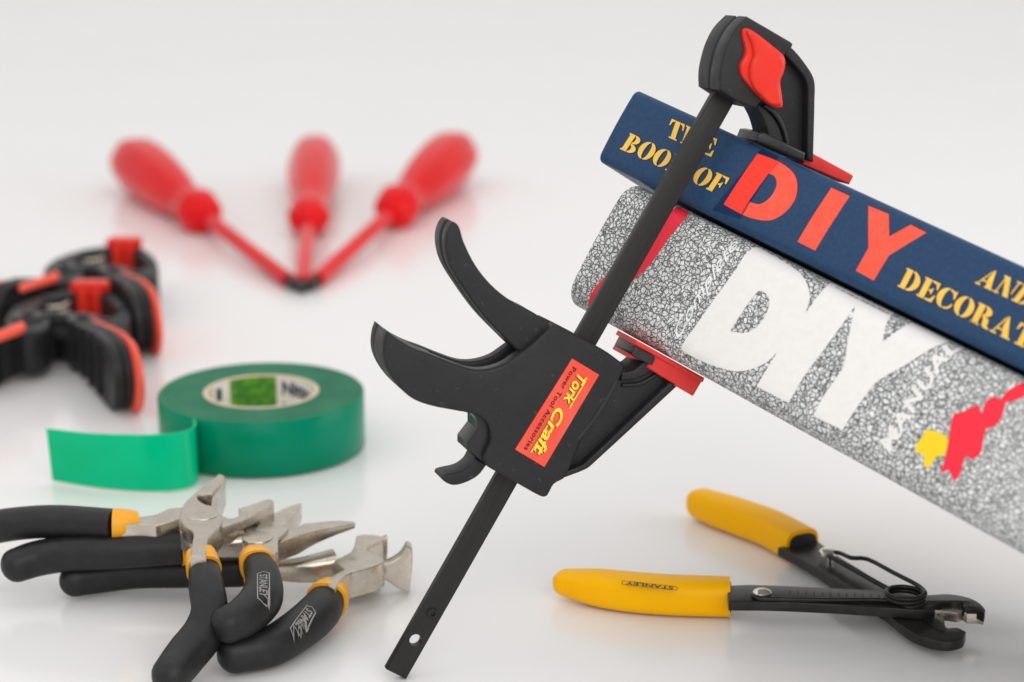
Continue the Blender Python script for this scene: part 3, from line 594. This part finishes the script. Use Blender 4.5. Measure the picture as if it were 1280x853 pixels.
# ================================================================== spring clamps
def spring_clamp():
    # built about its own pivot, jaws pointing away (+y), handles towards the viewer; measured on the top face, 17 mm above the table
    o0 = tz(75, 402, .017); o0.z = 0
    rt = root('spring_clamp', o0, '', 'clamp', 'black spring clamps with red grips')
    FR = Frame(Vector((0, 0, 0)), Vector((1, 0, 0)), Vector((0, 1, 0)), Vector((0, 0, 1)))
    h = .019
    def top(name, pts, hh, th_, bev, m_, par, **k): return FR.cut(name, pts, hh, th_, bev, M[m_], par, **k)
    bp = M['blackplastic']
    # left jaw arm, right jaw arm (curved), seen from above
    top('left_jaw', [(6, 400), (14, 386), (36, 374), (62, 366), (92, 362), (112, 361, 1), (112, 366, 1), (96, 367), (72, 371), (52, 378), (46, 386), (62, 398), (58, 410), (34, 416), (12, 412)], h, .016, .0012, 'blackplastic', rt)
    top('right_jaw', [(118, 361, 1), (138, 365), (156, 377), (164, 393), (160, 404), (140, 410), (112, 412), (98, 408), (92, 398), (104, 391), (118, 392), (136, 396), (146, 391), (142, 380), (130, 371), (117, 366, 1)], h, .017, .0012, 'blackplastic', rt)
    c1 = tz(35, 395, h+.001); c2 = tz(103, 398, h+.001)
    for c in (c1, c2):
        slab('hub', [circ((c.x, c.y), .0058, 28)], Vector((0, 0, 0)), FR.x, FR.y, FR.z, h+.0015, h+.0005, .0008, M['blackgloss'], rt)
        slab('hub_pin', [circ((c.x, c.y), .0022, 16)], Vector((0, 0, 0)), FR.x, FR.y, FR.z, h+.0028, .004, .0005, M['phosphate'], rt)
    # bridge plates and spring between the hubs
    top('bridge', [(34, 388, 1), (104, 391, 1), (104, 400, 1), (34, 397, 1)], h-.001, .004, .0008, 'blackplastic', rt)
    top('bridge', [(34, 388, 1), (104, 391, 1), (104, 400, 1), (34, 397, 1)], h-.012, .004, .0008, 'blackplastic', rt)
    top('lower_block', [(36, 392, 1), (106, 394, 1), (104, 412, 1), (84, 420, 1), (48, 418, 1), (34, 405, 1)], .0105, .0100, .001, 'blackplastic', rt)
    sc = tz(72, 398, .010); path = []
    for i in range(6*12+1):
        a = 2*math.pi*i/12; path.append(Vector((sc.x+.0052*math.cos(a), sc.y-.003+.0052*math.sin(a), .003+.014*i/72)))
    tube('spring', path, .0008, .0008, M['nickel'], rt, seg=8, n=1)
    # handles: upright paddles with a coral grip along the outer face
    def paddle(name, pa, pb, ht, out, ext):
        a = tz(pa[0], pa[1], h); a.z = 0; c = tz(pb[0], pb[1], h); c.z = 0
        d = (c-a).normalized(); L_ = (c-a).length; nn = Vector((-d.y, d.x, 0))*out; up_ = Vector((0, 0, 1))
        def shape(l, z0, z1):
            r = (z1-z0)/2; return [(0, z0+.004), (0, z1-.006), (l*.4, z1-.0022), (l*.62, z1)]+[] +[(l-r+r*math.cos(R(x)), (z0+z1)/2+r*math.sin(R(x))) for x in range(90, -91, -12)]
        p = slab(name, [shape(L_, .0006, ht)], a, d, up_, nn, .0022, .0028, .0008, bp, rt)
        slab('rib', [shape(L_-.003, .003, ht-.0022)], a, d, up_, nn, -.0021, .0012, .0004, M['blackgloss'], p)
        slab('coral_grip', [shape(L_+.0008, .0, ht+.0010)], a+d*ext, d, up_, nn, .0040, .0018, .0007, M['coralrubber'], p)
        slab('web', [shape(L_-.001, .001, ht-.0015)], a, d, up_, nn, -.0015, .0030, .0006, bp, p)
        for k in (.35, .52, .69): slab('rib', [[(L_*k-.0006, .003), (L_*k+.0006, .003), (L_*k+.0006, ht-.003), (L_*k-.0006, ht-.003)]], a, d, up_, nn, -.0042, .0020, .0002, bp, p)
        slab('rim', [shape(L_-.0005, .0006, ht-.0002), [(x*.9+.004, .0035+(z-.0006)*.70) for x, z in shape(L_-.004, .0006, ht)]], a, d, up_, nn, -.0008, .0040, .0006, bp, p)
        return p
    paddle('right_handle', (99, 397), (160, 457), .0250, 1, .006)
    paddle('left_handle', (42, 402), (-66, 438), .0225, -1, .010)
    for k in range(4):    # ribs down the near face of the right jaw and body
        rp = tz(116+k*9, 411-k*.6, h); slab('rib', [[(-.0006, -.0012), (.0006, -.0012), (.0006, .0012), (-.0006, .0012)]], Vector((rp.x, rp.y, 0)), FR.x, FR.y, FR.z, h-.002, h-.004, .0003, bp, rt)
    for px_, py_ in ((20, 408), (150, 386), (134, 401), (58, 372)):
        hp = tz(px_, py_, h); slab('screw', [circ((hp.x, hp.y), .0016, 14)], Vector((0, 0, 0)), FR.x, FR.y, FR.z, h+.0008, .004, .0004, M['phosphate'], rt)
    top('ratchet', [(60, 402, 1), (66, 399, 1), (70, 402, 1), (76, 399, 1), (80, 402, 1), (86, 399, 1), (94, 402, 1), (94, 412, 1), (60, 412, 1)], .0150, .004, .0004, 'blackgloss', rt, n=2)
    top('coral_inlay', [(27, 401), (32, 404), (28, 408), (12, 414), (0, 418), (-20, 424), (-22, 421), (0, 412), (16, 405)], .0238, .003, .001, 'coralrubber', rt)
    for hx, hy in ((62, 392), (84, 393)):
        hp = tz(hx, hy, h)
        slab('hub', [circ((hp.x, hp.y), .0030, 20)], Vector((0, 0, 0)), FR.x, FR.y, FR.z, h+.0005, h-.001, .0006, M['blackgloss'], rt)
    # swivelling red jaw pads
    pa = tz(115, 364, h)
    for s, w_ in ((-1, 0), (1, 0)):
        o_ = Vector((pa.x+s*.0026, pa.y+.001, 0))
        slab('jaw_pad', [[(-.0022, -.0065), (.0022, -.0065), (.0024, .0048), (-.0024, .0048)]], o_, FR.x, FR.y, FR.z, h+.0022, h-.001, .0008, M['redlever'], rt)
    slab('pad_clip', [[(-.0075, -.0035), (.0078, -.0035), (.0065, .0035), (-.0068, .0035)]], Vector((pa.x, pa.y-.001, 0)), FR.x, FR.y, FR.z, h+.0045, .0042, .0012, M['redlever'], rt)
    return rt
sc1 = spring_clamp(); sc1['label'] = 'black spring clamp with coral grips, the nearer of the two beside the tape'
sc2 = dup(sc1); sc2['label'] = 'black spring clamp with coral grips, the farther one behind its twin'
dlt = tz(152, 309, .019)-tz(115, 364, .019)
sc2.location = sc1.location+Vector((dlt.x, dlt.y, 0)); sc2.rotation_euler.z = R(-3)

# ================================================================== pliers
def grip(name, pts, ra, rb, par, **k):
    return tube(name, [tz(x, y, z*mm) for x, y, z in pts], [r*.94*mm for r in ra], [r*.94*mm for r in rb], M['gripfoam'], par, power=2.4, **k)
def collar(pts, ra, rb, par):
    return tube('collar', [tz(x, y, z*mm) for x, y, z in pts], [r*mm for r in ra], [r*mm for r in rb], M['amber'], par, power=2.4, caps=(False, False), n=3)
def shank(pts, ra, rb, par):
    return tube('shank', [tz(x, y, z*mm) for x, y, z in pts], [r*mm for r in ra], [r*mm for r in rb], M['nickel'], par, power=4, caps=(False, False), n=4, sharp=30)
def fine(V, Fc, sx, sy):
    bm = bmesh.new(); vs = [bm.verts.new((x, y, 0)) for x, y in V]
    for f_ in Fc:
        try: bm.faces.new([vs[i] for i in f_])
        except ValueError: pass
    for ax, st in ((0, sx), (1, sy)):
        no = (1, 0, 0) if ax == 0 else (0, 1, 0); x = -.2
        while x < 1.3:
            bmesh.ops.bisect_plane(bm, geom=bm.verts[:]+bm.edges[:]+bm.faces[:], plane_co=tuple(c*x for c in no), plane_no=no, dist=1e-7); x += st
    bm.verts.index_update(); V = [(v.co.x, v.co.y) for v in bm.verts]; Fc = [tuple(v.index for v in f.verts) for f in bm.faces]; bm.free(); return V, Fc
def drape(P, target, side=None):
    """lay points on a part's surface, from above or along `side`"""
    off = ORG[target.name]; d = side or Vector((0, 0, -1)); out = []
    for p in P:
        hit, loc, no, _ = target.ray_cast(p-off-d*.02, d, distance=.06)
        out.append((loc-d*.00012+off) if hit else p)
    return out
def grip_print(par, p0, p1, hgt, hz, matl, s='STANLEY', box=True, up2=None, side=None):
    """badge printed on top of a grip: from p0 to p1 (pixels, at height hz), rising towards up2"""
    o = tz(*p0, hz); e = tz(*p1, hz); u_ = tz(*up2, hz); ex = e-o; ey = u_-o
    V, Fc = text2d(s, bold=.02); V = norm2d(V); V, Fc = fine(V, Fc, .08, .16)
    mesh('lettering', drape([o+ex*(.08+x*.84)+ey*(.2+.6*y) for x, y in V], hgt, side), Fc, matl, hgt, None)
    if box:
        q_ = [(0, 0), (1, 0), (1.06, .5), (1, 1), (0, 1), (-.06, .5)]; k = .08; L_ = ex.length; H_ = ey.length
        inn = [(.5+(x-.5)*(1-k*H_/L_*1.6), .5+(y-.5)*(1-k*2)) for x, y in q_]
        V, Fc = fine(q_+inn, [(i, (i+1) % 6, (i+1) % 6+6, i+6) for i in range(6)], .08, .12); mesh('badge_frame', drape([o+ex*x+ey*y for x, y in V], hgt, side), Fc, matl, hgt, None)
# end nippers (lowest)
c = root('end_cutting_pliers', tz(430, 712, 0), 'end cutting pliers with wide flared jaws and black grips, lowest of the three', 'pliers')
grip('grip', [(300, 714, 6), (232, 714, 5.8), (170, 715, 5.5), (122, 721, 5.2), (93, 726, 5.2)], [4.6, 4.9, 4.9, 4.7, 4.4], [4.6, 4.8, 4.8, 4.8, 4.6], c, caps=(True, True))
g = grip('grip', [(410, 748, 7.5), (398, 766, 7), (372, 788, 6.2), (338, 808, 5.6), (292, 818, 5.4)], [5.0, 5.9, 5.8, 5.4, 5.0], [4.6, 5.2, 5.2, 5.2, 5.0], c, caps=(False, True), capf=.9)
collar([(418, 739, 7.8), (412, 746, 7.5), (408, 752, 7.4)], [4.3, 5.4, 5.6], [4.2, 5.0, 5.3], c)
collar([(306, 714, 6), (318, 713, 6.2)], [4.5, 3.9], [4.5, 3.8], c)
shank([(312, 713, 6.3), (350, 713, 6.8), (382, 712, 7.4), (420, 706, 8)], [2.6, 2.8, 3.4, 4.4], [2.4, 2.6, 3.2, 3.8], c)
zc = lambda P: Z(320, 640, 5.818, P)
TAB.cut('jaw_half', zc([(730, 170, 1), (800, 163), (880, 168), (950, 186, 1), (870, 232), (812, 264), (830, 292), (900, 325), (932, 352), (900, 378), (840, 402), (740, 430), (665, 455), (610, 500), (572, 560, 1), (515, 530, 1), (530, 480), (640, 415, 1), (570, 352, 1), (640, 315), (690, 285), (715, 235)]), 12.5*mm, 7.5*mm, .5*mm, M['nickel'], c, sharp=28)
TAB.cut('jaw_half', zc([(560, 345, 1), (640, 330), (760, 360), (900, 385), (920, 400), (900, 450, 1), (800, 450), (660, 470), (560, 450, 1), (430, 430), (420, 370, 1)]), 6.8*mm, 5.2*mm, .5*mm, M['nickel'], c, sharp=28)
# flared cutting blades stand on edge
def blade(name, P, par, thick=2.6*mm):
    o_ = tz(*P[0][:2], .001); ez_ = (CC-o_); ez_.z = 0; ez_.normalize(); ex_ = Vector((-ez_.y, ez_.x, 0)); fr = Frame(o_, ex_, Vector((0, 0, 1)), ez_)
    return fr.cut(name, P[1:], 0, thick, .5*mm, M['nickel'], par, sharp=28)
blade('cutting_blade', [zc([(1030, 590)])[0]]+zc([(890, 400), (960, 380), (1040, 330), (1095, 248, 1), (1130, 270), (1140, 345), (1130, 480), (1115, 592, 1), (1035, 562), (960, 510), (895, 470)]), c, 4.5*mm)
blade('cutting_blade', [zc([(900, 480)])[0]]+zc([(815, 262, 1), (950, 186, 1), (958, 230), (952, 340), (930, 360), (870, 330)]), c, 3*mm)
grip_print(c, (383, 753), (362, 775), g, 12.4*mm, M['nickelprint'], up2=(395, 758))
# long nose pliers (middle)
m = root('long_nose_pliers', tz(340, 700, 0), 'long nose pliers with pointed tapering jaws, middle of the three overlapping pliers', 'pliers')
grip('grip', [(228, 685, 15), (150, 689, 14.5), (88, 692, 13.5), (48, 698, 12), (20, 707, 11)], [4.6, 5.0, 5.1, 5.0, 4.8], [4.6, 5.0, 5.1, 5.1, 4.8], m, caps=(False, True), capf=.9)
g = grip('grip', [(322, 706, 17), (329, 724, 16.5), (327, 748, 15.5), (307, 770, 14.5), (283, 782, 14)], [4.2, 4.9, 5.7, 5.3, 4.9], [4.2, 4.8, 5.2, 5.2, 4.8], m, caps=(False, True), capf=.8)
collar([(226, 685, 15), (236, 684, 15)], [4.8, 4.4], [4.8, 4.4], m)
collar([(315, 696, 17), (319, 701, 17), (322, 708, 17)], [3.4, 4.4, 4.6], [3.4, 4.4, 4.6], m)
shank([(236, 684, 15), (270, 683, 15), (305, 680, 15)], [2.8, 3, 4], [2.6, 2.8, 3.4], m)
zb = zc
TAB.cut('jaw_half', zb([(-10, 120, 1), (40, 80), (92, 60), (236, 118, 1), (200, 160), (165, 192), (162, 290, 1), (130, 300), (60, 290), (0, 250, 1)]), 19.5*mm, 7*mm, .5*mm, M['nickel'], m, sharp=28)
TAB.cut('long_jaw', zb([(236, 120, 1), (300, 100, 1), (350, 74, 1), (470, 56), (600, 40), (712, 44, 1), (722, 52, 1), (715, 60, 1), (560, 92), (420, 130), (300, 175), (165, 225, 1)]), 18.5*mm, 5.5*mm, .4*mm, M['nickel'], m, sharp=28, taper=(zc([(300, 170)])[0], zc([(720, 52)])[0], .25))
TAB.cut('long_jaw', [(325, 652, 1), (345, 640), (370, 629.5), (377, 629, 1), (374, 637), (358, 655), (350, 662, 1), (330, 664, 1)], 18*mm, 5*mm, .5*mm, M['nickel'], m, sharp=28)
slab('rivet', [circ((tz(322, 675, .019).x, tz(322, 675, .019).y), .0042, 28)], Vector((0, 0, 0)), TAB.x, TAB.y, TAB.z, 19.9*mm, 3*mm, .3*mm, M['nickel'], m)
tube('shank', [tz(325, 682, 15*mm), tz(320, 690, 16*mm), tz(317, 698, 17*mm)], [4*mm, 3.4*mm, 3.2*mm], [3.4*mm, 3*mm, 3*mm], M['nickel'], m, power=4, n=3, caps=(False, False), sharp=30)
grip_print(m, (321, 712), (321, 736), g, 21.8*mm, M['nickelprint'], up2=(337, 711))
# side cutting / combination pliers (topmost)
a_ = root('side_cutting_pliers', tz(255, 680, 0), 'diagonal cutting pliers with a round pivot and open hooked jaw, on top of the pile', 'pliers')
grip('grip', [(-45, 672, 15), (-10, 660, 18), (30, 654, 20), (75, 652, 21), (142, 655, 21.5)], [4.9, 5.0, 5.0, 4.9, 4.5], [4.7, 4.8, 4.7, 4.6, 4.2], a_, caps=(True, False))
g = grip('grip', [(255, 712, 20), (258, 735, 18.5), (262, 765, 15), (254, 792, 11), (232, 820, 8), (213, 845, 6.5)], [4.2, 4.8, 5.0, 5.4, 5.4, 5.0], [4.2, 4.8, 5.0, 5.2, 5.2, 4.8], a_, caps=(False, True), capf=.9)
collar([(141, 655, 21.5), (150, 655, 21.4), (160, 655.5, 21), (171, 656, 20.6)], [4.4, 4.3, 4.2, 3.8], [4.1, 4.0, 3.9, 3.5], a_)
collar([(249, 688, 23.2), (251, 696, 22.0), (255, 713, 20.3)], [3.5, 4.1, 4.6], [3.0, 3.9, 4.5], a_)
za = lambda P: Z(160, 580, 4.74, P)
TAB.cut('jaw_half', za([(-40, 318, 1), (60, 312), (150, 300), (185, 288), (240, 262, 1), (306, 256, 1), (400, 250), (540, 290), (600, 320), (655, 302), (655, 260, 1), (740, 235), (830, 206), (862, 214), (862, 236, 1), (700, 322), (560, 375, 1), (500, 440), (400, 440), (310, 400, 1), (300, 325, 1), (200, 356, 1), (160, 362), (60, 360), (-40, 362, 1)]), 22.5*mm, 5.6*mm, .6*mm, M['nickel'], a_, sharp=28)
TAB.cut('jaw_half', za([(538, 58), (575, 70, 1), (568, 95), (500, 175, 1), (450, 176), (413, 186), (418, 210), (460, 238), (492, 247), (530, 278), (557, 315), (545, 365), (500, 410), (472, 450), (462, 545, 1), (368, 545, 1), (378, 470), (385, 400), (335, 365), (308, 320), (318, 258), (350, 210), (430, 140), (500, 90)]), 25.5*mm, 4.5*mm, .6*mm, M['nickel'], a_, sharp=28)
TAB.cut('cutting_edge', za([(575, 68, 1), (574, 110), (540, 190), (492, 248, 1), (498, 200), (510, 165, 1)]), 24.8*mm, 7*mm, .3*mm, M['nickel'], a_, sharp=28)
cp = tz(160+438/4.74, 580+300/4.74, 25.5*mm)
slab('rivet', [circ((cp.x, cp.y), .0046, 36)], Vector((0, 0, 0)), TAB.x, TAB.y, TAB.z, 25.75*mm, 3*mm, .25*mm, M['nickel'], a_)


# ================================================================== wire stripper
ws = root('wire_stripper', tz(1133, 745, 0), 'adjustable wire stripper with yellow dipped handles lying open on the table', 'wire stripper')
zs = lambda P: Z(900, 650, 3.657, P)
hd = tube('handle_grip', [tz(x, y, 5.2*mm) for x, y in ((708, 728), (745, 734), (790, 740), (845, 744), (912, 746))], [3.8*mm, 5.0*mm, 5.5*mm, 5.6*mm, 5.4*mm], [3.4*mm, 4.6*mm, 4.9*mm, 4.9*mm, 4.9*mm], M['yellowgrip'], ws, power=3.2, caps=(True, False), sharp=60)
tube('handle_grip', [tz(x, y, 5.2*mm) for x, y in ((876, 629), (900, 638), (932, 649), (966, 662), (1003, 682))], [4.4*mm, 5.0*mm, 5.4*mm, 5.6*mm, 5.6*mm], [4.3*mm, 4.8*mm, 4.9*mm, 4.9*mm, 4.9*mm], M['yellowgrip'], ws, power=3.2, caps=(True, False), sharp=60)
for (ax_, ay_), (bx_, by_) in (((905, 746), (913.5, 746.2)), ((996, 678), (1004.6, 682.9))):
    tube('shaded_opening_plug', [tz(ax_, ay_, 5.2*mm), tz(bx_, by_, 5.2*mm)], 4.5*mm, 3.6*mm, M['blackgloss'], ws, power=3.2, caps=(False, False), n=2, sharp=30)  # solid dark plug, painted shade for the hollow sleeve end
p2 = TAB.cut('lower_plate', zs([(265, 125, 1), (440, 90, 1), (520, 150), (640, 225), (760, 300), (880, 370), (960, 400), (1020, 440), (1035, 490), (1085, 492), (1125, 510, 1), (1112, 540), (1050, 556), (980, 550), (900, 525), (840, 490), (760, 425), (560, 305), (400, 200)]), 5.6*mm, 2.8*mm, .35*mm, M['phosphate'], ws, sharp=30)
p1 = TAB.cut('upper_plate', zs([(30, 300, 1), (150, 296), (400, 306), (600, 316), (780, 324), (940, 342), (1040, 338), (1120, 350), (1180, 374), (1213, 408), (1208, 425, 1), (1150, 400), (1115, 398), (1110, 380), (1060, 372), (1000, 385), (940, 410), (780, 402), (500, 385), (240, 374), (40, 372, 1)]), 8.5*mm, 2.8*mm, .35*mm, M['phosphate'], ws, sharp=30)
TAB.cut('cutting_edge', zs([(935, 378, 1), (1000, 372), (1060, 362), (1112, 372, 1), (1122, 392, 1), (1152, 392), (1209, 408, 1), (1207, 436, 1), (1170, 430), (1130, 430, 1), (1112, 416, 1), (1085, 424), (1055, 420, 1), (1000, 414), (945, 410, 1)]), 7.2*mm, 2.8*mm, .2*mm, M['nickel'], ws, n=2, sharp=25)
TAB.cut('cutting_edge', zs([(950, 400, 1), (1000, 440, 1), (1030, 500, 1), (1015, 508, 1), (960, 480, 1), (930, 440, 1)]), 6.0*mm, 1.0*mm, .15*mm, M['phosphate'], ws)
for x, y, hz in ((953, 738, 10.4), (1035, 687, 9.0)):
    c_ = tz(x, y, hz*mm)
    lathe('rivet', [(-4.5*mm, 1.7*mm), (-1.6*mm, 1.7*mm), (-1.5*mm, 2.45*mm), (-.5*mm, 2.5*mm), (0, 2.1*mm), (.25*mm, 1*mm), (.3*mm, .2*mm)], Frame(c_, TAB.z, TAB.x, TAB.y), M['chrome'], ws, seg=28)
cc_ = tz(900+848/3.657, 650+335/3.657, 10.7*mm)
wp = [tz(*zs([p])[0], (8.2+.5*i)*mm) for i, p in enumerate(((470, 152), (540, 150), (600, 174), (675, 180), (790, 240), (905, 300)))]
coil = [Vector((cc_.x+.0050*math.cos(a), cc_.y+.0050*math.sin(a), 11.3*mm-.0011*k/18)) for k, a in enumerate([R(10-20*i) for i in range(42)])]
wq = [tz(*zs([p])[0], 9.2*mm) for p in ((760, 368), (500, 366), (240, 362), (168, 356), (150, 338), (185, 322))]
tube('spring_wire', wp+coil[1:]+wq, .00062, .00062, M['phosphate'], ws, seg=10, n=3)
wl = [tz(*zs([p])[0], 8.0*mm) for p in ((500, 165), (620, 232), (740, 300), (800, 330))]
tube('spring_wire', wl, .0007, .0007, M['phosphate'], ws, seg=10, n=3)
for i in range(12):
    x = 320+i*37; y = 322+i*1.9
    a, b_ = zs([(x, y)])[0], zs([(x, y+(24 if i % 2 else 16))])[0]
    A_, B_ = tz(*a, 8.54*mm), tz(*b_, 8.54*mm); s_ = Vector((.00018, 0, 0))
    mesh('scale_mark', [A_-s_, A_+s_, B_+s_, B_-s_], [(0, 3, 2, 1)], M['blackprint'], p1, None)
# badge on the lower grip, reading from the other side
o_ = tz(848, 733.5, 10.15*mm); e_ = tz(777, 725.5, 10.15*mm); u_ = tz(849, 726.5, 10.15*mm) if False else tz(847, 742, 10.15*mm)
V, Fc = text2d('STANLEY', bold=.03, space=1.05); V = norm2d(V); ex, ey = e_-o_, (u_-o_)*.62
mesh('lettering', [o_+ex*(.08+.84*x)+ey*(.15+.7*y) for x, y in V], Fc, M['blackprint'], hd, None)
q_ = [(.03, 0), (.97, 0), (1.0, .25), (.98, 1), (.03, 1), (0, .5)]; inn = [(.5+(x-.5)*.975, .5+(y-.5)*.78) for x, y in q_]
mesh('badge_frame', [o_+ex*x+ey*y for x, y in q_+inn], [(i, (i+1) % 6, (i+1) % 6+6, i+6) for i in range(6)], M['blackprint'], hd, None)
